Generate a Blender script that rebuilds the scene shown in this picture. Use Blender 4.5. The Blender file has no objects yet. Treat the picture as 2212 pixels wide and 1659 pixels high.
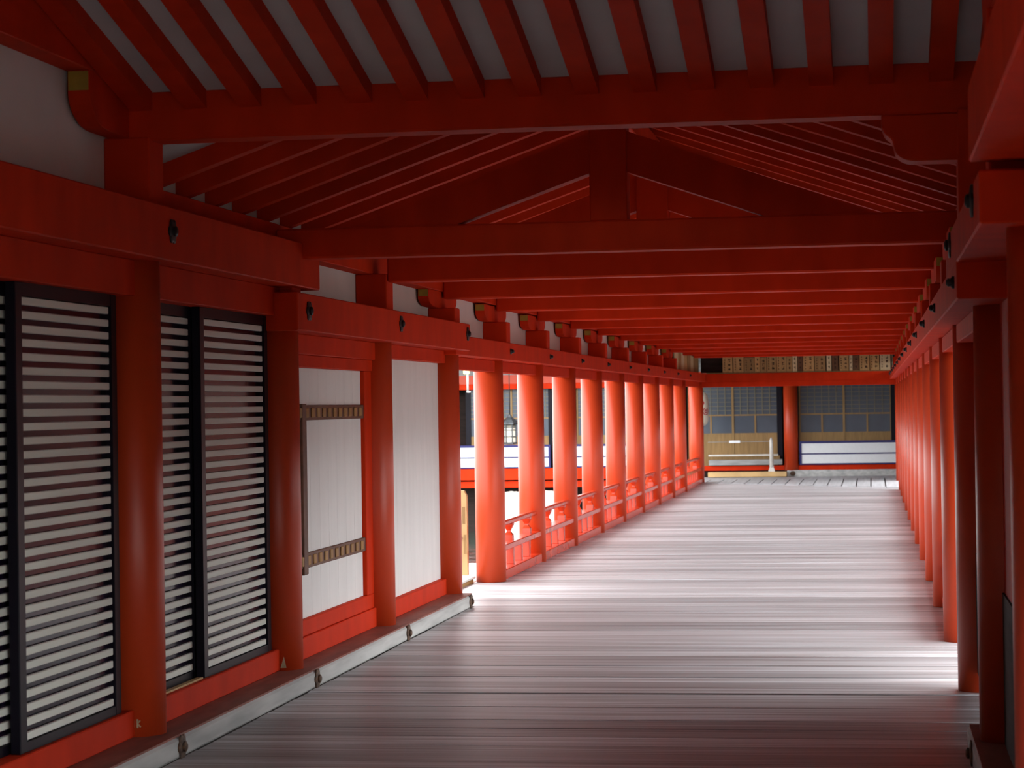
import bpy, bmesh, math, random
from mathutils import Matrix, Vector
random.seed(7)
S = bpy.context.scene
COL = S.collection

# ------------------------------------------------------------------ camera
FPX = 4900.0
def _cam_rot(vpx=1884.0, vpy=864.0, sl=0.0154):
    c = Vector((vpx - 1106, 829.5 - vpy, -FPX))
    c2 = Vector((0, 829.5 - vpy - (vpx - 1106) * sl, -FPX))
    y = c.normalized(); up = c.cross(c2).normalized()
    if up.y < 0: up = -up
    x = y.cross(up)
    return Matrix((x, y, up))
cd = bpy.data.cameras.new('camera'); cam = bpy.data.objects.new('camera', cd); COL.objects.link(cam)
cam.matrix_world = Matrix.Translation((0, 0, 1.6)) @ _cam_rot().to_4x4()
cd.sensor_fit = 'HORIZONTAL'; cd.sensor_width = 36.0; cd.lens = FPX / 2212 * 36.0
cd.clip_start = 0.05; cd.clip_end = 400
cd.dof.use_dof = True; cd.dof.focus_distance = 15.0; cd.dof.aperture_fstop = 7.0
S.camera = cam

# ------------------------------------------------------------------ sky, exposure
w = bpy.data.worlds.new('sky'); S.world = w; w.use_nodes = True
bg = w.node_tree.nodes['Background']
bg.inputs[0].default_value = (0.975, 0.985, 1.0, 1); bg.inputs[1].default_value = 6.8
S.view_settings.view_transform = 'Standard'; S.view_settings.look = 'None'
S.view_settings.gamma = 1; S.view_settings.use_curve_mapping = False
S.view_settings.exposure = 0.0
S.cycles.max_bounces = 5; S.cycles.diffuse_bounces = 3; S.cycles.glossy_bounces = 2
S.cycles.caustics_reflective = False; S.cycles.caustics_refractive = False

# ------------------------------------------------------------------ materials
def mat(name, col, rough=0.6, var=0.12, scale=(6, 6, 6), bump=0.0, spec=0.4, objvar=0.0, metal=0.0, detail=2, col2=None, coord='Object'):
    m = bpy.data.materials.new(name); m.use_nodes = True
    nt = m.node_tree; n = nt.nodes; l = nt.links; b = n['Principled BSDF']
    b.inputs['Roughness'].default_value = rough
    b.inputs['Specular IOR Level'].default_value = spec
    b.inputs['Metallic'].default_value = metal
    tc = n.new('ShaderNodeTexCoord'); mp = n.new('ShaderNodeMapping'); mp.inputs['Scale'].default_value = scale
    geo = n.new('ShaderNodeNewGeometry')
    l.new(geo.outputs['Position'], mp.inputs['Vector'])
    nz = n.new('ShaderNodeTexNoise'); nz.inputs['Scale'].default_value = 1.0; nz.inputs['Detail'].default_value = detail
    l.new(mp.outputs[0], nz.inputs['Vector'])
    cr = n.new('ShaderNodeValToRGB'); e = cr.color_ramp.elements
    c2 = col2 or tuple(min(1, c * (1 + var)) for c in col); c1 = col if col2 else tuple(c * (1 - var) for c in col)
    e[0].position = 0.3; e[1].position = 0.7
    e[0].color = (*c1, 1); e[1].color = (*c2, 1)
    l.new(nz.outputs['Fac'], cr.inputs[0])
    out = cr.outputs[0]
    if objvar:
        oi = n.new('ShaderNodeObjectInfo'); mr = n.new('ShaderNodeMapRange')
        mr.inputs[3].default_value = 1 - objvar; mr.inputs[4].default_value = 1 + objvar
        l.new(oi.outputs['Random'], mr.inputs[0])
        hs = n.new('ShaderNodeHueSaturation'); l.new(mr.outputs[0], hs.inputs['Value']); l.new(out, hs.inputs['Color'])
        out = hs.outputs[0]
    l.new(out, b.inputs['Base Color'])
    if bump:
        bp = n.new('ShaderNodeBump'); bp.inputs['Strength'].default_value = bump; bp.inputs['Distance'].default_value = 0.01
        l.new(nz.outputs['Fac'], bp.inputs['Height']); l.new(bp.outputs[0], b.inputs['Normal'])
    return m

M = dict(
    red=mat('vermilion_paint', (0.58, 0.032, 0.006), 0.6, 0.10, (5, 5, 2.0), 0.0, 0.06),
    redcol=mat('vermilion_column_paint', (0.53, 0.050, 0.011), 0.40, 0.08, (4, 4, 0.8), 0.0, 0.4),
    redgloss=mat('glossy_vermilion_paint', (0.56, 0.045, 0.014), 0.22, 0.08, (4, 4, 4), 0.0, 0.6),
    soffit=mat('shade_dimmed_soffit', (0.56, 0.54, 0.53), 0.85, 0.05, (3, 3, 3), 0.0, 0.1),  # white soffit with the roof shade put into its colour
    crossfloor=mat('pale_floor_board', (0.46, 0.47, 0.49), 0.5, 0.12, (20, 0.6, 20), 0.0, 0.4, 0.04),
    latticebar=mat('grey_lattice_wood', (0.15, 0.14, 0.10), 0.6, 0.1, (20, 20, 20)),
    redworn=mat('worn_red_brown_paint', (0.25, 0.085, 0.06), 0.6, 0.25, (14, 3, 14), 0.05, 0.3),
    plaster=mat('white_plaster', (0.80, 0.79, 0.77), 0.8, 0.03, (3, 3, 3), 0.0, 0.2),
    white=mat('white_painted_board', (0.82, 0.82, 0.80), 0.55, 0.03, (8, 8, 1), 0.0, 0.3),
    slat=mat('ivory_slat_paint', (0.80, 0.84, 0.75), 0.55, 0.04, (3, 1, 8), 0.0, 0.3, 0.03),
    lacquer=mat('black_lacquer', (0.006, 0.005, 0.010), 0.4, 0.2, (3, 3, 3), 0.0, 0.12),
    glass=mat('dark_glass', (0.012, 0.006, 0.02), 0.14, 0.1, (1, 1, 1), 0.0, 0.10),
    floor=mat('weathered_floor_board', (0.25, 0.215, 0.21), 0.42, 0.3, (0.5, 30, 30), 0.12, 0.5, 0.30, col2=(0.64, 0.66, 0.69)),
    kerb=mat('weathered_grey_timber', (0.36, 0.37, 0.36), 0.75, 0.25, (10, 1.6, 14), 0.15, 0.3, col2=(0.56, 0.57, 0.55)),
    ochre=mat('ochre_end_paint', (0.36, 0.24, 0.03), 0.6, 0.15, (10, 10, 10)),
    iron=mat('black_iron', (0.015, 0.014, 0.015), 0.5, 0.3, (30, 30, 30), 0.05, 0.5, 0, 0.4),
    rust=mat('rusty_iron', (0.05, 0.035, 0.03), 0.7, 0.4, (60, 60, 60), 0.1, 0.3, col2=(0.16, 0.09, 0.05)),
    strap=mat('brown_strap_wood', (0.13, 0.055, 0.03), 0.6, 0.25, (4, 12, 12), 0.05),
    strapknob=mat('golden_brown_wood', (0.32, 0.17, 0.05), 0.6, 0.2, (9, 9, 9), 0.05),
    wood=mat('pale_cypress', (0.50, 0.33, 0.15), 0.6, 0.18, (3, 30, 3), 0.04, 0.3),
    doorwood=mat('door_cypress', (0.27, 0.165, 0.065), 0.6, 0.15, (30, 3, 3), 0.0, 0.3),
    pane=mat('blue_grey_pane', (0.042, 0.057, 0.082), 0.35, 0.1, (4, 4, 4), 0.0, 0.5),
    navy=mat('navy_frame', (0.012, 0.012, 0.11), 0.5, 0.1),
    screen=mat('white_screen_cloth', (0.80, 0.83, 0.86), 0.8, 0.02, (20, 20, 20)),
    sand=mat('pale_wet_sand', (0.55, 0.53, 0.47), 0.8, 0.2, (0.7, 0.7, 0.7), 0.2, 0.3, detail=8, col2=(0.78, 0.75, 0.68)),
    mud=mat('added_dark_mud', (0.07, 0.062, 0.055), 0.9, 0.2, (2, 2, 2), 0.0, 0.05),
    stone=mat('pale_stone', (0.62, 0.60, 0.56), 0.8, 0.15, (5, 5, 5), 0.1, 0.3),
    dark=mat('dark_timber', (0.03, 0.02, 0.017), 0.8, 0.3, (3, 3, 20), 0.05, 0.2),
    grey=mat('grey_timber', (0.30, 0.31, 0.31), 0.7, 0.2, (3, 20, 20), 0.05, 0.3),
    ink=mat('black_ink', (0.03, 0.018, 0.012), 0.8, 0.2),
    plaque=mat('plaque_wood', (0.40, 0.24, 0.09), 0.65, 0.15, (30, 30, 3), 0.0, 0.3, 0.28, col2=(0.52, 0.34, 0.15)),
    plaquepale=mat('pale_plaque_wood', (0.66, 0.55, 0.33), 0.65, 0.1, (30, 30, 3), 0.0, 0.3, 0.1),
    plaquedark=mat('dark_plaque_wood', (0.15, 0.075, 0.035), 0.65, 0.15, (30, 30, 3), 0.0, 0.3, 0.1),
    paper=mat('lantern_paper', (0.82, 0.76, 0.62), 0.8, 0.03, (9, 9, 9)),
    crest=mat('red_crest_ink', (0.55, 0.03, 0.04), 0.7, 0.05),
    bronze=mat('dark_bronze', (0.05, 0.055, 0.06), 0.4, 0.3, (20, 20, 20), 0.02, 0.5, 0, 0.6),
    patch=mat('bare_patch', (0.42, 0.37, 0.24), 0.8, 0.2, (40, 40, 40)),
    wire=mat('pale_metal', (0.6, 0.6, 0.58), 0.4, 0.05, (9, 9, 9), 0, 0.5, 0, 0.3),
)
def water_mat():
    m = mat('green_tidal_water', (0.03, 0.045, 0.035), 0.06, 0.2, (2.2, 1.0, 1), 0.0, 0.5)
    n = m.node_tree.nodes; l = m.node_tree.links
    nz = n.new('ShaderNodeTexNoise'); nz.inputs['Scale'].default_value = 3.0; nz.inputs['Detail'].default_value = 5
    bp = n.new('ShaderNodeBump'); bp.inputs['Strength'].default_value = 0.5; bp.inputs['Distance'].default_value = 0.05
    g = n.new('ShaderNodeNewGeometry'); l.new(g.outputs['Position'], nz.inputs['Vector'])
    l.new(nz.outputs['Fac'], bp.inputs['Height']); l.new(bp.outputs[0], n['Principled BSDF'].inputs['Normal'])
    return m
M['water'] = water_mat()
def emit_mat(name, col, st):
    m = bpy.data.materials.new(name); m.use_nodes = True; b = m.node_tree.nodes['Principled BSDF']
    b.inputs['Base Color'].default_value = (*col, 1); b.inputs['Emission Color'].default_value = (*col, 1); b.inputs['Emission Strength'].default_value = st
    return m
M['lamp'] = emit_mat('lit_lamp', (1.0, 0.82, 0.28), 1.5)

# ------------------------------------------------------------------ helpers
_cache = {}
def link(name, me, m=None, parent=None, loc=(0, 0, 0), rot=None):
    if m is not None and not me.materials: me.materials.append(M[m])
    o = bpy.data.objects.new(name, me); COL.objects.link(o)
    o.location = loc
    if rot: o.rotation_euler = rot
    if parent is not None:
        o.parent = parent
        pl = parent.get('_w')
        o.location = Vector(loc) - Vector(parent['_w'])
    o['_w'] = list(loc)
    return o
def tag(o, label=None, cat=None, group=None, kind=None):
    if label: o['label'] = label
    if cat: o['category'] = cat
    if group: o['group'] = group
    if kind: o['kind'] = kind
    return o
def empty(name, loc=(0, 0, 0), **k):
    o = bpy.data.objects.new(name, None); COL.objects.link(o); o.location = loc; o['_w'] = list(loc); o.empty_display_size = 0.1
    return tag(o, **k)
def box(name, x0, x1, y0, y1, z0, z1, m, parent=None, bev=0.0, rot=None):
    d = (abs(x1 - x0), abs(y1 - y0), abs(z1 - z0)); c = ((x0 + x1) / 2, (y0 + y1) / 2, (z0 + z1) / 2)
    key = ('box', round(d[0], 4), round(d[1], 4), round(d[2], 4), m, bev)
    me = _cache.get(key)
    if me is None:
        bm = bmesh.new(); bmesh.ops.create_cube(bm, size=1)
        for v in bm.verts: v.co = Vector((v.co.x * d[0], v.co.y * d[1], v.co.z * d[2]))
        if bev: bmesh.ops.bevel(bm, geom=list(bm.edges), offset=bev, segments=1, affect='EDGES', profile=0.5)
        me = bpy.data.meshes.new(name); bm.to_mesh(me); bm.free(); _cache[key] = me
    return link(name, me, m, parent, c, rot)
def cyl_mesh(prof, seg=28, key=None, smooth=True):
    """lathe: list of (r,z)"""
    if key and key in _cache: return _cache[key]
    bm = bmesh.new(); rings = []
    for r, z in prof:
        rings.append([bm.verts.new((r * math.cos(2 * math.pi * i / seg), r * math.sin(2 * math.pi * i / seg), z)) for i in range(seg)])
    for a, b in zip(rings, rings[1:]):
        for i in range(seg):
            f = bm.faces.new((a[i], a[(i + 1) % seg], b[(i + 1) % seg], b[i])); f.smooth = smooth
    bm.faces.new(list(reversed(rings[0]))); bm.faces.new(rings[-1])
    me = bpy.data.meshes.new('lathe'); bm.to_mesh(me); bm.free()
    if key: _cache[key] = me
    return me
def prism(name, pts, axis, a0, a1, m, parent=None, loc=(0, 0, 0), bev=0):
    """extrude polygon. axis 'x': pts are (y,z); 'y': pts are (x,z); 'z': (x,y)"""
    bm = bmesh.new()
    def P(p, a):
        return {'x': (a, p[0], p[1]), 'y': (p[0], a, p[1]), 'z': (p[0], p[1], a)}[axis]
    A = [bm.verts.new(P(p, a0)) for p in pts]; B = [bm.verts.new(P(p, a1)) for p in pts]
    bm.faces.new(A); bm.faces.new(list(reversed(B)))
    n = len(pts)
    for i in range(n): bm.faces.new((A[i], B[i], B[(i + 1) % n], A[(i + 1) % n]))
    bmesh.ops.recalc_face_normals(bm, faces=bm.faces)
    if bev: bmesh.ops.bevel(bm, geom=list(bm.edges), offset=bev, segments=1, affect='EDGES')
    me = bpy.data.meshes.new(name); bm.to_mesh(me); bm.free()
    return link(name, me, m, parent, loc)
ORD = ['first', 'second', 'third', 'fourth', 'fifth', 'sixth', 'seventh', 'eighth', 'ninth', 'tenth', 'eleventh', 'twelfth', 'thirteenth', 'fourteenth', 'fifteenth', 'sixteenth']

L = 2.568; Y0 = 10.13
def yc(k): return Y0 + L * k
XL, XR, XC = -3.455, 0.575, -1.44
YN = 45.1

# ------------------------------------------------------------------ ground outside
gr = bmesh.new()
bmesh.ops.create_grid(gr, x_segments=2, y_segments=2, size=150)
me = bpy.data.meshes.new('ground'); gr.to_mesh(me); gr.free()
o = link('ground', me, 'sand', None, (0, 60, -1.35)); tag(o, 'pale tidal sand flat around the corridor', kind='structure')
bm = bmesh.new(); bmesh.ops.create_grid(bm, x_segments=2, y_segments=2, size=1)
for v in bm.verts: v.co = Vector((v.co.x * 14, v.co.y * 20.2, 0))
me = bpy.data.meshes.new('water'); bm.to_mesh(me); bm.free()
o = link('water', me, 'water', None, (-17.8, 27.9, -1.1)); tag(o, 'dark green tidal water glinting left of the corridor', kind='stuff')

bm = bmesh.new(); bmesh.ops.create_grid(bm, x_segments=2, y_segments=2, size=1)
for v in bm.verts: v.co = Vector((v.co.x * 5.4, v.co.y * 60, 0))
me = bpy.data.meshes.new('water'); bm.to_mesh(me); bm.free()
o = link('unseen_mud_flat', me, 'mud', None, (6.55, 48.0, -1.1)); tag(o, 'unseen dark mud flat added to dull reflections right of the corridor', kind='structure')  # unseen ground, added to keep bright reflections out of the door glass

# ------------------------------------------------------------------ floor
fl = empty('floor', (XC, 10, 0), kind='structure', label='grey weathered plank floor of the corridor')
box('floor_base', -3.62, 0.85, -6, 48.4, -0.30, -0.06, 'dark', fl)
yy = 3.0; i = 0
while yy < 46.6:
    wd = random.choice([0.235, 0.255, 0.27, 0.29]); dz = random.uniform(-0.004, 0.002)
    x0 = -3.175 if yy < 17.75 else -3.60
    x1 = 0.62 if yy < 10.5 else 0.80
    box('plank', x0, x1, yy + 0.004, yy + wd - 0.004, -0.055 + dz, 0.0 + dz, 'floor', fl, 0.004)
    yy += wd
for j in range(16):
    xa = -3.56 + j * 0.27
    yn = 44.75 + (xa + 3.28) * (41.7 - 44.75) / 3.65
    box('cross_plank', xa + 0.012, xa + 0.258, yn, 46.75, 0.001, 0.016, 'crossfloor', fl)
    box('dark_joint', xa - .012, xa + .012, yn + .6, 46.7, 0.001, 0.007, 'dark', fl)
yy = 46.76
while yy < 48.3:
    box('plank', -3.6, 0.8, yy, yy + 0.26, -0.05, 0.010, 'crossfloor', fl); yy += 0.266
# the same floor goes on behind the camera
box('rear_boarding', -3.175, 0.62, -6, 2.99, -0.055, 0.0, 'floor', fl)

# ------------------------------------------------------------------ columns
def column(k, x, y, z0, z1, r, label, grp):
    prof = [(r, 0), (r, (z1 - z0) * 0.4), (r * 0.985, z1 - z0)]
    me = cyl_mesh(prof, 36, ('col', round(z1 - z0, 3), r))
    o = link('column', me, 'redcol', None, (x, y, z0))
    return tag(o, label, 'column', grp)
near = {-2: 'left wall column behind the near edge of the frame', -1: 'left wall column at the near end of the first slatted doors',
        0: 'thick red left wall column between the two pairs of slatted doors', 1: 'red left wall column between slatted door and white strapped door',
        2: 'red left wall column between white strapped door and plain white panel', 3: 'red left wall column ending the plain white panel'}
colA = {}
for k in range(-4, 4):
    lab = near.get(k, 'left wall column far behind the viewer, %s bay back' % ORD[-k])
    colA[k] = column(k, -3.395, yc(k), 0.105, 2.30 if k < 1 else (2.25 if k < 3 else 2.10), 0.138, lab, 'closed left wall columns')
for k in range(4, 13):
    column(k, XL, yc(k), 0.0, 2.12, 0.136, '%s free red column of the left colonnade after the white panel' % ORD[k - 4], 'left colonnade columns')
column(13, -3.46, YN, 0.0, 2.15, 0.146, 'last left colonnade column at the far corner under the plaques', 'left colonnade columns')
for k in range(-4, 13):
    lab = '%s red column of the right row, counted from the camera' % ORD[k + 1] if k >= -1 else 'right row column behind the viewer, %s back' % ORD[-k - 2]
    column(k, XR, yc(k), 0.105 if k <= 0 else 0.0, 2.30 if k < 0 else 2.12, 0.135, lab, 'right row columns')
column(13, 0.58, YN, 0.0, 2.15, 0.14, 'last right row column at the far corner', 'right row columns')
# bare patches on two column feet
def strokes(name, segs, m, parent, loc, th=0.004):
    """segs: list of (y,z,y2,z2,width) drawn as thin bars in a plane facing +x/-y; used for ink and scuffs"""
    bm = bmesh.new()
    for (a, b, c, d, wd) in segs:
        v = Vector((c - a, d - b)); n = Vector((-v.y, v.x)).normalized() * wd / 2 if v.length > 1e-6 else Vector((wd / 2, 0))
        q = [(a - n.x, b - n.y), (c - n.x, d - n.y), (c + n.x, d + n.y), (a + n.x, b + n.y)]
        F = [bm.verts.new((p[0], -th, p[1])) for p in q]; B = [bm.verts.new((p[0], 0, p[1])) for p in q]
        bm.faces.new(F)
        for i in range(4): bm.faces.new((F[i], F[(i + 1) % 4], B[(i + 1) % 4], B[i]))
    bmesh.ops.recalc_face_normals(bm, faces=bm.faces)
    me = bpy.data.meshes.new(name); bm.to_mesh(me); bm.free()
    return link(name, me, m, parent, loc)
def on_col(o, col, ang, r, z):
    # place a flat decal object on a column surface; ang measured from -Y towards +X
    o.location = Vector((math.sin(ang) * (r - 0.003), -math.cos(ang) * (r - 0.003), z)); o.rotation_euler = (0, 0, ang)
o = strokes('scuff_mark', [(-.03, -.02, -.03, .022, .009), (-.036, .012, -.03, .022, .006), (-.012, -.02, -.012, .02, .008), (.004, -.018, .004, .018, .008), (-.012, 0, .004, .004, .006),
                           (.022, -.02, .022, .02, .008), (.022, .0, .034, .014, .006), (.022, .0, .036, -.016, .006)], 'patch', colA[0], colA[0]['_w'])
on_col(o, colA[0], 0.20, 0.138, 0.065)
o = prism('scuff_mark', [(-.016, -.03), (.018, -.03), (.004, .035)], 'y', -0.004, 0.0, 'patch', colA[1], colA[1]['_w'])
on_col(o, colA[1], 0.42, 0.138, 0.05)

# ------------------------------------------------------------------ iron nail covers
def hexflower(R, rb, depth, key):
    if key in _cache: return _cache[key]
    bm = bmesh.new(); n = 48
    def ring(rf, x): return [bm.verts.new((x, rf(t) * math.cos(t), rf(t) * math.sin(t))) for t in [2 * math.pi * i / n for i in range(n)]]
    petal = lambda s: (lambda t: s * R * (0.80 + 0.20 * abs(math.cos(3 * t))))
    rings = [ring(petal(1.0), 0), ring(petal(1.0), depth * .3), ring(petal(.82), depth * .42), ring(lambda t: rb, depth * .5), ring(lambda t: rb, depth * .9), ring(lambda t: rb * .55, depth * 1.15)]
    for a, b in zip(rings, rings[1:]):
        for i in range(n): bm.faces.new((a[i], a[(i + 1) % n], b[(i + 1) % n], b[i]))
    bm.faces.new(rings[-1]); bm.faces.new(list(reversed(rings[0])))
    bmesh.ops.recalc_face_normals(bm, faces=bm.faces)
    me = bpy.data.meshes.new('nail_cover'); bm.to_mesh(me); bm.free(); _cache[key] = me
    return me
def nail(parent, x, y, z, big, side, m='iron'):
    R, rb, dp = (0.060, 0.024, 0.024) if big else (0.028, 0.017, 0.03)
    me = hexflower(R, rb, dp, ('nail', big, m))
    o = link('nail_cover', me, m, parent, (x, y, z))
    if side > 0: o.rotation_euler = (0, 0, math.pi)
    return o

# ------------------------------------------------------------------ long lintels (nageshi)
def lintel(x0, x1, y0, y1, z0, z1, label, nails, big, face, side, grp):
    o = box('lintel_beam', x0, x1, y0, y1, z0, z1, 'red', None, 0.006); tag(o, label, 'beam', grp)
    for (ny, nz) in nails: nail(o, face, ny, nz, big, side)
    return o
lintel(-3.47, -3.20, -6, 13.01, 2.295, 2.547, 'highest and nearest left lintel beam above the slatted doors', [(10.16, 2.433), (7.59, 2.433)], True, -3.20, -1, 'left lintel beams')
lintel(-3.45, -3.20, 12.475, 18.05, 2.045, 2.262, 'middle left lintel beam above the white door and white panel', [(12.733, 2.163), (15.324, 2.175), (17.93, 2.18)], True, -3.20, -1, 'left lintel beams')
lintel(-3.44, -3.245, 17.67, 45.0, 2.010, 2.17, 'long lowest left lintel beam running along the free columns', [(20.4 + L * j, 2.093) for j in range(9)], False, -3.245, -1, 'left lintel beams')
lintel(0.32, 0.60, -6, 7.44, 2.36, 2.60, 'highest right lintel beam at the dark upper right edge', [], True, 0.346, 1, 'right lintel beams')
lintel(0.346, 0.60, 7.34, 10.62, 2.154, 2.326, 'short right lintel beam whose square end faces the camera', [(7.78, 2.265), (10.0, 2.265)], True, 0.346, 1, 'right lintel beams')
lintel(0.346, 0.60, 9.37, 45.0, 2.005, 2.165, 'long right lintel beam dotted with iron nail covers', [(9.63, 2.085)] + [(12.49 + L * j, 2.093) for j in range(13)], False, 0.346, 1, 'right lintel beams')

# headers and sills between the left columns
def bar(name, x0, x1, y0, y1, z0, z1, label, cat='beam', grp=None, m='red', bev=0.005):
    return tag(box(name, x0, x1, y0, y1, z0, z1, m, None, bev), label, cat, grp)
for k, nm in ((-2, 'behind the frame edge'), (-1, 'over the slatted doors at the left frame edge'), (0, 'over the slatted doors beside the white door')):
    bar('header_board', -3.45, -3.335, yc(k) + .13, yc(k + 1) - .10, 2.13, 2.296, 'wide red header board ' + nm, 'beam', 'left header boards')
    bar('sill_beam', -3.45, -3.36, yc(k) + .10, yc(k + 1) - .105, 0.108, 0.232, 'worn red sill beam ' + nm.replace('over', 'under'), 'beam', 'left sill beams')
bar('header_board', -3.45, -3.345, yc(1) + .1, yc(2) - .1, 1.925, 2.046, 'upper red header board over the white strapped door', 'beam', 'left header boards')
bar('header_board', -3.46, -3.365, yc(1) + .1, yc(2) - .1, 1.848, 1.925, 'lower red header board touching the white strapped door', 'beam', 'left header boards')
bar('sill_beam', -3.45, -3.36, yc(1) + .1, yc(2) - .105, 0.108, 0.238, 'lower red sill beam under the white strapped door', 'beam', 'left sill beams')
bar('sill_beam', -3.46, -3.375, yc(1) + .1, yc(2) - .13, 0.238, 0.335, 'upper red sill beam touching the white strapped door', 'beam', 'left sill beams')
bar('door_jamb', -3.47, -3.375, yc(2) - .33, yc(2) - .11, 0.335, 1.848, 'narrow red jamb right of the white strapped door', 'beam')
bar('header_board', -3.45, -3.345, yc(2) + .1, yc(3) - .1, 1.945, 2.046, 'red header board over the plain white panel', 'beam', 'left header boards')
bar('sill_beam', -3.45, -3.36, yc(2) + .1, yc(3) - .105, 0.108, 0.235, 'red sill beam under the plain white panel', 'beam', 'left sill beams')
for k in range(3, 12):
    bar('header_board', -3.47, -3.375, yc(k) + .08, yc(k + 1) - .08, 1.905, 2.01, '%s thin header board between the free left columns' % ORD[k - 3], 'beam', 'left header boards')
bar('header_board', -3.47, -3.375, yc(12) + .08, YN - .08, 1.905, 2.01, 'last thin header board before the far left corner', 'beam', 'left header boards')
for k in range(0, 12):
    bar('header_board', 0.46, 0.58, yc(k) + .08, yc(k + 1) - .08, 1.905, 2.005, '%s thin header board between the right row columns' % ORD[k], 'beam', 'right header boards')
bar('header_board', 0.46, 0.58, yc(12) + .08, YN - .08, 1.905, 2.005, 'last thin header board before the far right corner', 'beam', 'right header boards')

# ------------------------------------------------------------------ kerbs
def kerb(x0, x1, y0, y1, face, side, label, nails):
    k = empty('kerb', ((x0 + x1) / 2, (y0 + y1) / 2, 0)); tag(k, label, 'kerb')
    edges = [y0] + [n + 0.42 for n in nails[:-1]] + [y1] if nails else [y0, y1]
    box('timber', x0, x1, y0, y1, 0.0, 0.098, 'kerb', k, 0.012)
    box('top_board', x0, x1 - 0.012 if side < 0 else x1, y0, y1 - 0.01, 0.098, 0.108, 'redworn', k)
    for n in nails: nail(k, face, n, 0.052, True, side, 'rust')
    return k
kerb(-3.60, -3.17, -5, 17.86, -3.17, -1, 'weathered grey timber kerb along the foot of the left wall', [7.53, 10.10, 12.68, 15.27, 17.72])
kr = empty('kerb', (0.6, 3, 0)); tag(kr, 'weathered timber kerb end at the dark lower right corner', 'kerb')
box('timber', 0.405, 0.85, -5, 10.62, 0.0, 0.098, 'kerb', kr, 0.012)
box('top_board', 0.415, 0.85, -5, 10.60, 0.098, 0.108, 'redworn', kr)
nail(kr, 0.405, 10.1, 0.052, True, 1, 'rust')

# ------------------------------------------------------------------ slatted sliding doors of the left wall
ndoor = 0
def slat_door(y0, y1, xf, label):
    global ndoor
    ndoor += 1
    d = empty('door_%d' % ndoor, (xf, (y0 + y1) / 2, 0.25)); tag(d, label, kind='structure')
    st = 0.075
    z0, z1 = 0.232, 2.13
    box('stile', xf - .045, xf, y0, y0 + st, z0, z1, 'lacquer', d, 0.004)
    box('stile', xf - .045, xf, y1 - st, y1, z0, z1, 'lacquer', d, 0.004)
    box('rail', xf - .04, xf - .002, y0 + st, y1 - st, z0, z0 + .04, 'lacquer', d)
    box('rail', xf - .04, xf - .002, y0 + st, y1 - st, 2.075, z1, 'lacquer', d)
    box('glass_pane', xf - .036, xf - .028, y0 + st, y1 - st, z0 + .02, 2.08, 'glass', d)
    for i in range(32):
        zc = 0.292 + i * 0.0569
        box('slat', xf - .028, xf - .010, y0 + st + .002, y1 - st - .002, zc - .0160, zc + .0160, 'slat', d, 0.003)
slat_door(yc(-2) + .1, yc(-2) + 1.3, -3.435, 'slatted sliding door wholly left of the frame')
slat_door(yc(-2) + 1.1, yc(-1) - .1, -3.385, 'slatted sliding door beyond the left frame edge')
slat_door(yc(-1) + .1, yc(-1) + 1.27, -3.435, 'slatted sliding door cut by the left frame edge')
slat_door(yc(-1) + 1.10, yc(0) - .235, -3.385, 'nearest full slatted sliding door left of the thick red column')
slat_door(yc(0) + .1, yc(0) + 1.13, -3.435, 'rear narrow slatted sliding door right of the thick red column')
slat_door(yc(0) + 1.06, yc(1) - .20, -3.385, 'front slatted sliding door next to the white strapped door')
box_tr = bar('door_track', -3.42, -3.39, yc(0) + .15, yc(0) + 1.05, 0.232, 0.241, 'pale worn track strip before the rear slatted door', 'track', None, 'wood', 0)

# white strapped door and plain white panel
ndoor += 1
d = empty('door_%d' % ndoor, (-3.40, 14, 0.33)); tag(d, 'white plank door held by two brown carved straps', kind='structure')
ya, yb = yc(1) + .12, yc(2) - .33
n = 9; ww = (yb - ya) / n
for i in range(n): box('plank', -3.44, -3.405, ya + i * ww + .0012, ya + (i + 1) * ww - .0012, .335, 1.848, 'white', d, 0.002)
for zc in (1.575, 0.682):
    s = box('strap', -3.405, -3.385, ya + .02, yb + .03, zc - .046, zc + .046, 'strap', d, 0.004)
    for i in range(14):
        yk = ya + .09 + i * (yb - ya - .1) / 14
        box('knob', -3.386, -3.377, yk, yk + .07, zc - .030, zc + .030, 'strapknob', s, 0.004)
box('hinge_post', -3.41, -3.375, ya + .42, ya + .52, .60, 1.63, 'strap', d, 0.004)
wl = empty('wall_left', (-3.45, 10, 2.2), kind='structure', label='white plaster left wall of the corridor')
ya, yb = yc(2) + .1, yc(3) - .1
n = 10; ww = (yb - ya) / n
for i in range(n): box('plank', -3.44, -3.405, ya + i * ww + .001, ya + (i + 1) * ww - .001, .235, 1.945, 'white', wl, 0.002)
# solid outer lining of the closed part
box('lining', -3.62, -3.521, -6, yc(3) + .1, 0.11, 2.29, 'dark', wl)
# plaster above the lintels, bay by bay
for k in range(-6, 11):
    top = 4.6 if k < 0 else 2.80
    zb = 2.20 if k < 3 else 2.10
    box('plaster_panel', -3.52, -3.481, yc(k), yc(k + 1), zb, top, 'plaster', wl)
box('plaster_panel', -3.52, -3.481, yc(11), yc(11) + .3, 2.10, 2.8, 'plaster', wl)
box('lining', -3.52, -3.481, yc(11) + .3, YN, 2.10, 2.80, 'dark', wl)
box('plaster_panel', -3.52, -3.481, yc(0), yc(0) + .55, 2.80, 3.3, 'plaster', wl)
wr = empty('wall_right', (0.6, 5, 1), kind='structure', label='dark right wall near the camera')
for k in (-2, -1, 0):
    a, b = yc(k) + .1, yc(k + 1) - .1
    box('wall_board', .55, .60, a, b, .76 if k > -2 else 1.0, 2.2, 'red', wr)
    if k > -2: box('wainscot_panel', .54, .60, a, b, .108, .76, 'dark', wr)
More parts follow.
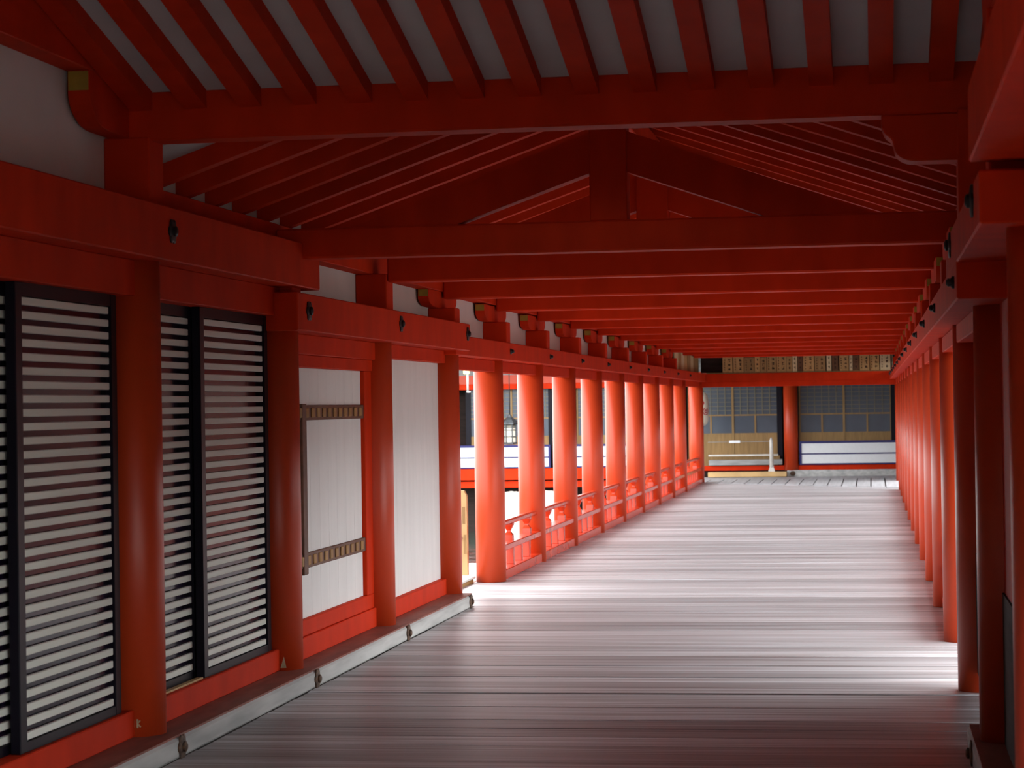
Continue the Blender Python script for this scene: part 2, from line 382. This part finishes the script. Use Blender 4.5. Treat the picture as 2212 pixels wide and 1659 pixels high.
box('lining', .66, .78, yc(-1), yc(1) - .1, .11, 2.4, 'dark', wr)
box('lining', .66, .78, -6, yc(-5), .11, 2.4, 'dark', wr)
box('lining', .66, .78, yc(-2), yc(-1), 1.0, 2.4, 'dark', wr)
box('lining', .66, .78, yc(-5), yc(-2), 2.05, 2.4, 'dark', wr)
for k in (-5, -4, -3): box('wall_board', .55, .60, yc(k) + .1, yc(k + 1) - .1, 2.05, 2.35, 'red', wr)  # openings left below are unseen, added to let daylight onto the left wall
for k in range(-6, 13):
    box('plaster_panel', 0.602, 0.64, yc(k), min(yc(k + 1), YN), 2.1, 4.6 if k < 0 else 2.8, 'plaster', wr)

box('plaster_panel', .602, .64, yc(0), yc(0) + .55, 2.80, 3.3, 'plaster', wr)
box('end_wall', .95, 1.05, YN + .2, 48.3, 0, 2.9, 'dark', wr)
# ------------------------------------------------------------------ struts, bracket arms, tie beams
def bracket_profile(hl, z0, z1, c):
    """boat-shaped arm outline in (y,z)"""
    pts = [(-hl, z1), (hl, z1), (hl, z1 - c)]
    for i in range(1, 9):
        t = i / 8 * math.pi / 2
        pts.append((hl - (hl * 0.42) * (1 - math.cos(t)) , z1 - c - (z1 - c - z0) * math.sin(t)))
    left = [(-p[0], p[1]) for p in pts[2:]]
    return pts + list(reversed(left))
def strut(side, k, z0, z1, arm, label, grp):
    y = yc(k)
    xs = (-3.480, -3.262) if side < 0 else (0.385, 0.601)
    s = box('strut', xs[0], xs[1], y - .105, y + .105, z0, z1, 'red', None, 0.006); tag(s, label, 'strut', grp)
    if arm:
        hl, a0, a1, c, wx = arm
        ax0, ax1 = (-3.462, -3.462 + wx) if side < 0 else (0.50 - wx, 0.50)
        ar = prism('bracket_arm', bracket_profile(hl, a0 - z0, a1 - z0, c), 'x', ax0 - (xs[0] + xs[1]) / 2, ax1 - (xs[0] + xs[1]) / 2, 'red', s, ((xs[0] + xs[1]) / 2, y, z0), 0.003)
        ar.location = (0, 0, z0 - (z0 + z1) / 2)
        for sg in (-1, 1):
            e = box('painted_end', ax0 + .004, ax1 - .004, y + sg * hl - .003, y + sg * hl + .003, a1 - c + .005, a1 - .006, 'ochre', None)
            e.parent = ar; e.location = ((ax0 + ax1) / 2 - (xs[0] + xs[1]) / 2, sg * hl, a1 - c / 2 - z0)
    return s
strut(-1, -1, 2.547, 2.86, (.62, 2.86, 3.10, .095, .10), 'red strut on the high left lintel outside the frame', 'left struts')
strut(-1, 0, 2.547, 2.86, (.62, 2.86, 3.10, .095, .10), 'large red strut with bracket arm on the high left lintel', 'left struts')
strut(-1, 1, 2.262, 2.457, None, 'red strut behind the end of the high left lintel', 'left struts')
strut(-1, 2, 2.262, 2.515, None, 'plain red strut on the middle left lintel before the first ochre bracket', 'left struts')
strut(-1, 3, 2.262, 2.385, (.60, 2.385, 2.515, .062, .085), 'red strut with bracket over the end of the plain white panel', 'left struts')
for k in range(4, 12):
    strut(-1, k, 2.17, 2.36, (.60, 2.36, 2.505, .065, .085), '%s red strut with ochre bracket ends over the free left columns' % ORD[k - 4], 'left struts')
strut(1, -1, 2.326, 2.86, (.5, 2.86, 3.10, .095, .10), 'dark strut at the upper right edge, nearest', 'right struts')
strut(1, 0, 2.165, 2.86, None, 'dark strut under the right end of the first ceiling beam', 'right struts')
for k in range(1, 13):
    strut(1, k, 2.165, 2.36, (.60, 2.36, 2.505, .065, .085), '%s strut with ochre bracket ends along the right lintel' % ORD[k - 1], 'right struts')
# carved transverse bracket below the first beam's right end
pts = [(.60, 2.845), (.06, 2.845), (.06, 2.80), (.075, 2.76), (.105, 2.735), (.115, 2.70)]
pts += [(.115 + .085 * (1 - math.cos(i / 6 * math.pi / 2)), 2.70 - .06 * math.sin(i / 6 * math.pi / 2)) for i in range(1, 7)] + [(.60, 2.64)]
tag(prism('carved_bracket', pts, 'y', yc(0) - .09, yc(0) + .09, 'red', None, (0, 0, 0), 0.006), 'dark carved bracket under the right end of the first ceiling beam', 'bracket')

def tie_beam(y, z0, z1, x0, x1, label, truss):
    o = box('tie_beam', x0, x1, y - .09, y + .09, z0, z1, 'red', None, 0.011); tag(o, label, 'beam', 'transverse ceiling beams')
    if truss:
        box('king_post', XC - .105, XC + .105, y - .085, y + .085, z1 - .004, z1 + .62, 'red', o, 0.006)
        for sg in (-1, 1):
            pr = [(XC + sg * .10, z1 + .27), (XC + sg * .87, z1), (XC + sg * 1.48, z1), (XC + sg * .10, z1 + .50)]
            if sg < 0: pr = pr[::-1]
            prism('diagonal_brace', [(p[0] - (x0 + x1) / 2, p[1] - (z0 + z1) / 2) for p in pr], 'y', -.06, .06, 'red', o, ((x0 + x1) / 2, y, (z0 + z1) / 2))
    return o
tie_beam(yc(0), 2.845, 3.075, -3.47, 0.60, 'massive nearest ceiling beam below the white striped soffit', False)
for k in range(1, 14):
    tie_beam(yc(k), 2.457, 2.63, -3.36 if k != 2 else -3.261, 0.50, '%s ceiling tie beam behind the massive nearest beam' % ORD[k - 1], True)
# purlins
for x0, x1, sd in ((-3.48, -3.36, 'left'), (0.48, 0.60, 'right')):
    bar('purlin', x0, x1, yc(0) + .09, 46, 2.515, 2.665, 'long red purlin on the %s strut tops' % sd, 'beam', 'purlins')
    bar('purlin', x0, x1, -5, yc(0) - .09, 3.10, 3.30, 'high red purlin at the %s top corner of the frame' % sd, 'beam', 'purlins')
bar('ridge_beam', XC - .08, XC + .08, yc(0), 46, 3.20, 3.34, 'ridge beam hidden under the corridor roof', 'beam', 'purlins')

# ------------------------------------------------------------------ roofs
ce = empty('ceiling', (XC, 20, 3), kind='structure', label='red raftered ceiling with white soffit boards')
SL = 0.345
def raf_z(x): return 2.695 + SL * (abs(XC - (-3.40)) - abs(x - XC))
def slanted(name, y0, y1, xa, xb, th, off, m):
    """board following the corridor roof slope between xa and xb"""
    pts = [(xa, raf_z(xa) + off), (xb, raf_z(xb) + off), (xb, raf_z(xb) + off + th), (xa, raf_z(xa) + off + th)]
    return pts
_rm = {}
def rafter(y, sg):
    if sg not in _rm:
        xa, xb = (-4.15, XC) if sg < 0 else (1.27, XC)
        pts = slanted('r', 0, 0, xa, xb, .10, 0, 'red')
        bm = bmesh.new()
        A = [bm.verts.new((p[0] - XC, -.04, p[1] - 3)) for p in pts]; B = [bm.verts.new((p[0] - XC, .04, p[1] - 3)) for p in pts]
        bm.faces.new(A); bm.faces.new(B[::-1])
        for i in range(4): bm.faces.new((A[i], B[i], B[(i + 1) % 4], A[(i + 1) % 4]))
        bmesh.ops.recalc_face_normals(bm, faces=bm.faces)
        me = bpy.data.meshes.new('rafter'); bm.to_mesh(me); bm.free(); _rm[sg] = me
    return link('rafter', _rm[sg], 'red', ce, (XC, y, 3))
y = 10.645
while y < 46.5:
    rafter(y, -1); rafter(y, 1); y += L / 5
for sg in (-1, 1):
    xa, xb = (-4.25, XC) if sg < 0 else (1.37, XC)
    y = 10.24
    while y < 46.5:
        pts = slanted('s', 0, 0, xa, xb, .03, .10, 'white')
        o = prism('soffit_board', [(p[0] - XC, p[1] - 3) for p in pts], 'y', 0, L, 'soffit', ce, (XC, y, 3)); y += L
    pts = slanted('s', 0, 0, xa - .1 * (-sg if sg < 0 else -1) * 0, xb, .12, .131, 'dark')
    prism('roof_bark', [(p[0] - XC, p[1] - 3) for p in pts], 'y', 10.62 - 20, 46.8 - 20, 'dark', ce, (XC, 20, 3))
# near roof whose rafters slope down away from the camera
T = 0.2513
def near_z(y): return 2.985 + T * (10.03 - y)
_nr = None
def near_prism(name, x0, x1, y0, y1, off, th, m, shared=None):
    pts = [(y0, near_z(y0) + off), (y1, near_z(y1) + off), (y1, near_z(y1) + off + th), (y0, near_z(y0) + off + th)]
    return prism(name, [(p[0] - 8, p[1] - 3) for p in pts], 'x', x0, x1, m, ce, ((0, 8, 3)))
xr = -3.30; proto = None
while xr < 0.75:
    if proto is None: proto = near_prism('rafter', -.052, .052, 2.0, 10.04, 0, .085, 'red'); proto.location.x += xr
    else:
        c = proto.copy(); COL.objects.link(c); c.location.x = proto.location.x + (xr + 3.30); 
    xr += 0.2585
near_prism('soffit_board', -3.6, .9, 2.0, 10.35, .085, .03, 'soffit')
near_prism('roof_bark', -3.9, 1.2, 1.9, 10.6, .116, .12, 'dark')
box('filler_board', -3.36, 0.48, 10.045, 10.09, 2.985, 3.15, 'red', ce)
# unseen rear slope of that roof, invented to keep the near end dark
pts = [(2.0, near_z(2.0)), (-6.0, near_z(2.0) - 2.0), (-6.0, near_z(2.0) - 1.85), (2.0, near_z(2.0) + .2)]
prism('unseen_rear_roof', [(p[0] - 8, p[1] - 3) for p in pts], 'x', -3.9, 1.2, 'plaster', ce, (0, 8, 3))
wb = box('unseen_rear_wall', -3.6, .75, -6.1, -6.0, 0, 4.6, 'plaster'); tag(wb, kind='structure')  # invented wall closing the unseen space behind the camera to darken it

# ------------------------------------------------------------------ railings
def hourglass_mesh():
    if 'hg' in _cache: return _cache['hg']
    prof = [(.05, 0), (.05, .055), (.024, .085), (.024, .10), (.055, .15), (.055, .168)]
    bm = bmesh.new(); rings = []
    for hw, z in prof: rings.append([bm.verts.new((a * hw * .8, b * hw, z)) for a, b in ((-1, -1), (1, -1), (1, 1), (-1, 1))])
    for a, b in zip(rings, rings[1:]):
        for i in range(4): bm.faces.new((a[i], a[(i + 1) % 4], b[(i + 1) % 4], b[i]))
    bm.faces.new(rings[0][::-1]); bm.faces.new(rings[-1])
    me = bpy.data.meshes.new('rail_support'); bm.to_mesh(me); bm.free(); _cache['hg'] = me
    return me
def railing(x, y0, y1, label, grp):
    r = empty('railing', (x, (y0 + y1) / 2, 0)); tag(r, label, 'railing', grp)
    a, b = y0 + .10, y1 - .10
    box('bottom_rail', x - .07, x + .09, a, b, 0, .092, 'redgloss', r, .006)
    box('middle_rail', x - .06, x + .085, a, b, .265, .32, 'redgloss', r, .006)
    box('top_rail', x - .03, x + .045, a, b, .478, .53, 'redgloss', r, .014)
    n = max(4, round((y1 - y0) / .535) - 1) 
    for i in range(n):
        yy = y0 + (i + 1) * (y1 - y0) / (n + 1) - .03
        box('baluster', x - .035, x + .035, yy - .045, yy + .045, .092, .265, 'redgloss', r, .004)
    for t in (.36, .80):
        link('rail_support', hourglass_mesh(), 'redgloss', r, (x, y0 + t * (y1 - y0), .315))
    return r
for k in range(4, 12):
    railing(XL + .02, yc(k), yc(k + 1), '%s red railing between the free left columns' % ORD[k - 4], 'left railings')
railing(XL + .02, yc(12), YN, 'last red railing before the far left corner column', 'left railings')
for k in range(2, 12):
    railing(XR, yc(k), yc(k + 1), '%s red railing behind the right row of columns' % ORD[k - 2], 'right railings')

# ------------------------------------------------------------------ far cross beam with plaques
bar('lintel_beam', -3.45, .60, YN - .10, YN + .09, 2.005, 2.165, 'red lintel beam spanning the far end below the plaques', 'beam')
bar('header_board', -3.35, .48, YN - .07, YN + .06, 1.90, 2.005, 'red header board under the far spanning lintel', 'beam')
bar('plaque_ledge', -3.24, .34, YN - .09, YN + .14, 2.165, 2.185, 'thin brown ledge carrying the far plaques', 'ledge', None, 'doorwood', 0)
bar('backing_board', -3.355, .475, YN + .06, YN + .12, 2.185, 2.70, 'dark backing board behind the far plaques', 'board', None, 'dark', 0)
def glyph(cx, cz, s, rnd):
    """an illegible brush character"""
    g = []
    for i in range(rnd.randint(2, 3)): zz = cz + (rnd.random() - .5) * s; g.append((cx - s * .42, zz, cx + s * .42, zz + s * .06, s * .17))
    for i in range(rnd.randint(1, 2)): xx = cx + (rnd.random() - .5) * s * .5; g.append((xx, cz - s * .48, xx, cz + s * .48, s * .17))
    if rnd.random() < .6: g.append((cx, cz, cx + s * .4, cz - s * .45, s * .16))
    return g
pl = [(310, 405, 0), (410, 510, 0), (512, 610, 0), (610, 660, 0), (660, 722, 0), (724, 812, 0), (814, 908, 0), (908, 960, 0), (961, 1006, 1), (1008, 1058, 2), (1060, 1163, 0), (1166, 1268, 0),
      (1276, 1322, 1), (1326, 1386, 2), (1394, 1482, 0), (1485, 1517, 1), (1518, 1577, 2), (1580, 1672, 0), (1675, 1762, 0), (1768, 1864, 1), (1880, 1992, 1)]
rnd = random.Random(3)
for i, (a, b, kd) in enumerate(pl):
    xa = -3.338 + ((1480 + a / 4.424) - 1505) * 45 / 4900 * 1.018 + .0; xb = -3.338 + ((1480 + b / 4.424) - 1505) * 45 / 4900 * 1.018
    h = .30 + rnd.uniform(-.01, .03)
    mt = ('plaque', 'plaquepale', 'plaquedark')[kd]
    xb = min(xb, .40)
    o = box('name_plaque', xa + .003, xb - .003, YN - .075, YN - .05 + rnd.uniform(0, .012), 2.185, 2.185 + h, mt, None, 0.002)
    look = ('brown', 'pale', 'dark brown')[kd]
    tag(o, '%s wooden name plaque, number %s from the left on the far lintel' % (look, ['one', 'two', 'three', 'four', 'five', 'six', 'seven', 'eight', 'nine', 'ten', 'eleven', 'twelve', 'thirteen', 'fourteen', 'fifteen', 'sixteen', 'seventeen', 'eighteen', 'nineteen', 'twenty', 'twenty-one'][i]), 'plaque', 'plaques on the far lintel')
    wd = xb - xa; g = []
    cols = 2 if wd > .16 else 1
    for c in range(cols):
        big = c == cols - 1
        s = min(.055, wd * .4) if big else .030
        px = -wd / 2 + wd * (0.66 if big and cols == 2 else 0.5 if cols == 1 else .2)
        nn = 3 if big else 5
        for q in range(nn): g += glyph(px, (q - (nn - 1) / 2) * (h - .06) / nn, s, rnd)
    y_front = YN - .0755
    me_o = strokes('ink_writing', g, 'ink', o, o['_w'], 0.002)
    me_o['kind'] = 'stuff'
    me_o.location = (0, -(o.dimensions.y if False else 0) - (o['_w'][1] - y_front), 0)
# plaques standing on the left lintel between the last two columns
for i in range(8):
    ya = 39.75 + i * .66 + (.15 if i > 3 else 0)
    o = box('name_plaque', -3.43, -3.40, ya, ya + .62, 2.185, 2.50 if i > 3 else 2.512, 'plaquepale' if i in (0, 2, 5) else 'plaque', None, 0.003)
    tag(o, '%s weathered plaque on the left lintel before the far corner' % ORD[i], 'plaque', 'plaques on the left lintel')

# ------------------------------------------------------------------ far building
YF = 48.5
wf = empty('wall_far', (-4, YF, 0), kind='structure', label='far building front with red beams')
box('kerb_timber', -1.80, 1.5, YF - .25, YF + .1, 0.0, .145, 'kerb', wf, .01)
box('sill', -12, 1.5, YF - .12, YF + .12, .145, .245, 'red', wf, .005)
box('fascia', -12, -3.7, YF - .30, YF - .12, 0.0, .24, 'red', wf, .005)
box('fascia', -12, -3.7, YF - .22, YF - .05, -.17, -.03, 'red', wf, .005)
box('underfloor_shade', -12, -3.6, YF + .5, YF + .6, -1.3, -.1, 'dark', wf)  # dark sheet in place of the shade under the floor
box('top_beam', -12, 1.5, YF - .12, YF + .12, 1.95, 2.07, 'red', wf, .005)
box('top_board', -12, 1.5, YF - .06, YF + .10, 2.07, 2.26, 'redcol', wf)
box('eave_shade_strip', -12, 1.5, YF - .02, YF + .10, 2.26, 3.2, 'grey', wf)  # plaster band, its shade under the eave put into the grey colour
box('back_wall', -12, 1.5, YF + .25, YF + .30, -.1, 3.2, 'dark', wf)
box('platform', -12, 1.5, YF - .05, YF + .3, -.02, .145, 'dark', wf)
fn = nail(wf, -1.68, YF - .25, .075, True, -1, 'rust'); fn.rotation_euler = (0, 0, -math.pi / 2)
for i, x in enumerate((-9.0, -6.55, -4.12, -1.71, .75)):
    me = cyl_mesh([(.15, 0), (.15, 1.95)], 28, ('fcol',))
    o = link('column', me, 'redcol', None, (x, YF - .10, .14)); tag(o, ['red column of the far building at the left gap beside a black strip', 'far building column behind the third left column', 'far building column hidden by the left colonnade', 'red column between the two far lattice door pairs', 'far building column hidden behind the right row'][i], 'column', 'far building columns')
    # black gap beside the column
    gx = x + .33 if i == 0 else (x - .24 if i == 3 else (x - .31))
    box('dark_gap', gx - .055, gx + .055, YF + .02, YF + .06, .15, 1.95, 'lacquer', wf)
def lattice_door(x0, x1, label):
    global ndoor
    ndoor += 1
    d = empty('door_%d' % ndoor, ((x0 + x1) / 2, YF + .05, .245)); tag(d, label, kind='structure')
    y0, y1 = YF + .03, YF + .07; st = .032
    box('stile', x0, x0 + st, y0, y1, .245, 1.95, 'doorwood', d); box('stile', x1 - st, x1, y0, y1, .245, 1.95, 'doorwood', d)
    box('rail', x0 + st, x1 - st, y0 + .004, y1, 1.305, 1.335, 'doorwood', d)
    box('rail', x0 + st, x1 - st, y0 + .004, y1, .905, .935, 'doorwood', d)
    box('bottom_panel', x0 + st, x1 - st, y0 + .012, y1, .245, .905, 'doorwood', d)
    xm = (x0 + x1) / 2
    box('mullion', xm - .018, xm + .018, y0 + .004, y1, .935, 1.305, 'doorwood', d)
    box('pane', x0 + st, x1 - st, y0 + .022, y1, .92, 1.95, 'pane', d)
    for i in range(1, 6):
        xx = x0 + st + i * (x1 - x0 - 2 * st) / 6
        box('lattice_bar', xx - .009, xx + .009, y0 + .008, y0 + .024, 1.335, 1.95, 'latticebar', d)
    for i in range(1, 7):
        zz = 1.335 + i * .62 / 7
        box('lattice_bar', x0 + st, x1 - st, y0 + .012, y0 + .024, zz - .007, zz + .007, 'latticebar', d)
for a, b, lb in ((-1.54, -.575, 'far lattice door just right of the red far column'), (-.62, .40, 'far lattice door at the right, above the striped screen'),
                 (-2.965, -1.97, 'far lattice door just left of the red far column'), (-3.90, -2.92, 'far lattice door beside the paper lantern'),
                 (-8.70, -7.70, 'far lattice door seen in the first colonnade gap'), (-7.74, -6.80, 'far lattice door behind the hanging bronze lantern'),
                 (-6.30, -5.3, 'far lattice door seen in the third colonnade gap'), (-5.33, -4.4, 'far lattice door seen in the fifth colonnade gap')):
    lattice_door(a, b, lb)
def screen(x0, x1, yf, label):
    s = empty('striped_screen', ((x0 + x1) / 2, yf, .25)); tag(s, label, 'screen', 'striped screens of the far building')
    z0, z1 = .252, .748
    box('frame_rail', x0, x1, yf - .02, yf + .02, z0, z0 + .028, 'navy', s); box('frame_rail', x0, x1, yf - .02, yf + .02, z1 - .045, z1, 'navy', s)
    zm = .482; box('frame_rail', x0, x1, yf - .02, yf + .02, zm - .013, zm + .013, 'navy', s)
    box('frame_post', x0, x0 + .045, yf - .02, yf + .02, z0 + .028, z1 - .045, 'navy', s); box('frame_post', x1 - .045, x1, yf - .02, yf + .02, z0 + .028, z1 - .045, 'navy', s)
    box('white_panel', x0 + .045, x1 - .045, yf - .008, yf + .012, z0 + .028, zm - .013, 'screen', s); box('white_panel', x0 + .045, x1 - .045, yf - .008, yf + .012, zm + .013, z1 - .045, 'screen', s)
screen(-1.535, .56, YF - .16, 'white two striped screen with navy frame at the far end right')
screen(-8.99, -6.84, YF - .26, 'bright striped screen in the first two colonnade gaps')
screen(-6.42, -4.35, YF - .26, 'bright striped screen behind the fourth and fifth free columns')
# eave over the outdoor part of the far building, and roof over the cross passage
pts = [(46.6, 2.95), (50.0, 4.1), (50.0, 4.25), (46.6, 3.10)]
o = prism('eave', [(p[0] - YF, p[1]) for p in pts], 'x', -8 + .0, -0, 'dark', wf, (-4, YF, 0)); o.location = (0, 0, 0)
box('cross_roof', -4.0, 1.6, 45.2, 49.2, 2.9, 3.05, 'dark', ce)
# step, shelf, rail, post
bar('wooden_step', -3.45, -1.80, YF - .55, YF - .28, .02, .125, 'pale wooden step before the far lattice doors', 'step', None, 'wood', .005)
for i, xx in enumerate((-3.3, -2.6, -1.95)):
    pass
bar('shelf_board', -3.45, -1.90, YF - .22, YF - .02, .262, .375, 'grey timber threshold behind the wooden step', 'board', None, 'grey', .005)
bar('threshold_board', -3.45, -1.95, YF - .10, YF + .02, .375, .45, 'brown timber board above the grey threshold', 'board', None, 'doorwood', .003)
bar('barrier_rail', -3.45, -1.98, YF - .30, YF - .26, .452, .49, 'pale horizontal barrier rail before the far doors', 'rail', None, 'stone', .004)
p = empty('rope_post', (-2.115, YF - .42, .125)); tag(p, 'pale grey post with a splayed foot on the wooden step', 'post')
link('shaft', cyl_mesh([(.045, .06), (.036, .66), (.012, .72)], 12), 'stone', p, (-2.115, YF - .42, .125))
link('foot', cyl_mesh([(.10, 0), (.09, .03), (.05, .10), (.045, .12)], 4, None, False), 'stone', p, (-2.115, YF - .42, .125), (0, 0, math.pi / 4))
r = box('barrier_rope', -3.45, -2.14, YF - .425, YF - .415, .755, .765, 'grey'); tag(r, 'thin rope strung from the grey post to the left', 'rope')
tag(box('paper_tag', -3.0, -2.77, YF - .432, YF - .427, .735, .785, 'screen', None), 'small white paper tag hanging on the thin rope', 'tag')
# paper lantern with red crest
lp = empty('paper_lantern', (-3.50, 46.4, 1.10)); tag(lp, 'white paper lantern with red crest beside the far corner column', 'lantern')
prof = [(.09, 0), (.15, .03), (.185, .10), (.20, .25), (.20, .47), (.185, .60), (.15, .67), (.09, .70)]
lb = link('paper_body', cyl_mesh(prof, 32), 'paper', lp, (-3.50, 46.4, 1.12))
link('cap', cyl_mesh([(.095, 0), (.095, .04), (.05, .05)], 24), 'lacquer', lp, (-3.50, 46.4, 1.815))
link('base_ring', cyl_mesh([(.06, -.05), (.095, -.03), (.095, .005)], 24), 'lacquer', lp, (-3.50, 46.4, 1.125))
link('cord', cyl_mesh([(.008, 0), (.008, .6)], 8), 'lacquer', lp, (-3.50, 46.4, 1.86))
def crest(parent):
    bm = bmesh.new(); R = .2015
    for (u0, v0) in ((.12, .30), (-.12, .30), (0.0, .47), (.30, .44)):
        for (ra, rb) in ((.062, .085), (.018, .042)):
            a = []; b = []
            for i in range(6):
                t = math.pi * i / 3
                for (lst, rr) in ((a, ra), (b, rb)):
                    u = u0 + rr * math.cos(t); v = v0 + rr * math.sin(t)
                    th = -math.pi / 2 + 0.25 + u / R
                    lst.append(bm.verts.new((R * math.cos(th), R * math.sin(th), v)))
            for i in range(6): bm.faces.new((a[i], b[i], b[(i + 1) % 6], a[(i + 1) % 6]))
    me = bpy.data.meshes.new('red_crest'); bm.to_mesh(me); bm.free()
    o = link('red_crest', me, 'crest', parent, parent['_w'])
    return o
crest(lb)
# hanging bronze lantern
hx, hy = -7.50, 46.9
hl = empty('hanging_lantern', (hx, hy, .78)); tag(hl, 'dark bronze hanging lantern in the second colonnade gap', 'lantern')
link('roof', cyl_mesh([(.205, 0), (.20, .03), (.13, .09), (.05, .15), (.03, .20)], 6, None, False), 'bronze', hl, (hx, hy, 1.21))
link('body_core', cyl_mesh([(.115, 0), (.115, .40)], 6, None, False), 'paper', hl, (hx, hy, .82))
link('base', cyl_mesh([(.06, 0), (.16, .02), (.16, .05), (.13, .06)], 6, None, False), 'bronze', hl, (hx, hy, .775))
for i in range(6):
    t = math.pi / 3 * i
    box('corner_bar', hx + .13 * math.cos(t) - .012, hx + .13 * math.cos(t) + .012, hy + .13 * math.sin(t) - .012, hy + .13 * math.sin(t) + .012, .82, 1.22, 'bronze', hl)
for z in (.95, 1.09, 1.15, 1.19):
    link('ring_bar', cyl_mesh([(.128, -.008), (.136, 0), (.128, .008)], 6, None, False), 'bronze', hl, (hx, hy, z))
link('chain', cyl_mesh([(.01, 0), (.01, 1.5)], 8), 'iron', hl, (hx, hy, 1.40))
# small lit lamp on a rod
la = empty('eave_lamp', (-8.35, 46.6, 1.9)); tag(la, 'small lit yellow lamp on a rod in the first colonnade gap', 'lamp')
box('lamp_glass', -8.41, -8.29, 46.55, 46.65, 2.27, 2.40, 'lamp', la, .015)
box('lamp_cap', -8.42, -8.28, 46.54, 46.66, 2.40, 2.43, 'wire', la)
link('rod', cyl_mesh([(.022, 0), (.022, .38)], 10), 'wire', la, (-8.33, 46.6, 1.90))
link('hanger', cyl_mesh([(.01, 0), (.01, .7)], 8), 'wire', la, (-8.35, 46.6, 2.43))
box('rod_tip', -8.35, -8.27, 46.58, 46.62, 1.885, 1.915, 'wire', la)

# ------------------------------------------------------------------ things outside between the closed wall and the first free column
wbrd = empty('signboard', (-3.78, 20.9, .02)); tag(wbrd, 'stained pale wooden board standing behind the last wall column', 'board')
prism('plank', [(-.10, 0), (.045, 0), (.045, .74), (.02, .79), (-.10, .80)], 'y', -.03, .03, 'wood', wbrd, (-3.80, 20.9, .02), .004)
box('stain', -3.80, -3.775, 20.868, 20.871, .50, .66, 'doorwood', wbrd); box('stain', -3.79, -3.765, 20.868, 20.871, .22, .40, 'doorwood', wbrd)
link('bolt', cyl_mesh([(.022, 0), (.018, .02)], 10), 'stone', wbrd, (-3.825, 20.87, .37), (math.pi / 2, 0, 0))
st = empty('step_block', (-3.75, 20.2, 0)); tag(st, 'brown wooden step with pale rim at the foot of the first free column', 'step')
box('block', -3.80, -3.60, 19.2, 20.3, -.06, .035, 'strapknob', st, .01)
box('rim', -3.82, -3.585, 19.15, 20.33, .035, .055, 'stone', st, .006)
box('front_lip', -3.82, -3.60, 18.75, 19.0, -.06, .03, 'stone', st, .012)
bar('stone_slab', -4.6, -3.64, 20.45, 23.1, -.30, -.02, 'bright pale stone slab outside the first free column', 'slab', None, 'stone', .02)
# pale sand bank before the far building
bm = bmesh.new(); rnd2 = random.Random(5); nx, ny = 24, 14; V = {}
for i in range(nx + 1):
    for j in range(ny + 1):
        u, v = i / nx, j / ny
        h = (math.sin(math.pi * u) ** .07 if 0 < u < 1 else 0) * min(1, v * 1.6)
        V[i, j] = bm.verts.new((-8.12 + 1.95 * u, 45.6 + 2.7 * v, -1.3 + 1.06 * h + rnd2.uniform(-.04, .04)))
for i in range(nx):
    for j in range(ny):
        f = bm.faces.new((V[i, j], V[i + 1, j], V[i + 1, j + 1], V[i, j + 1])); f.smooth = True
me = bpy.data.meshes.new('sand_bank'); bm.to_mesh(me); bm.free()
tag(link('sand_bank', me, 'sand'), 'bright pale sand bank under the far building front', kind='stuff')

# unseen long hall, added to block sky and darken glass reflections on the right
hb = empty('unseen_blocking_hall', (12, 20, -1.35)); tag(hb, 'unseen dark hall added to block the sky outside the right row of columns', 'building')
box('wall', 12, 16, 14, 110, -1.35, 1.9, 'dark', hb)
prism('roof', [(-1.2, 3.1), (2.0, 4.6), (5.2, 3.1), (5.2, 3.25), (2.0, 4.8), (-1.2, 3.25)], 'y', -7, 91, 'dark', hb, (12, 20, -1.35))
for o in bpy.data.objects:
    if '_w' in o: del o['_w']
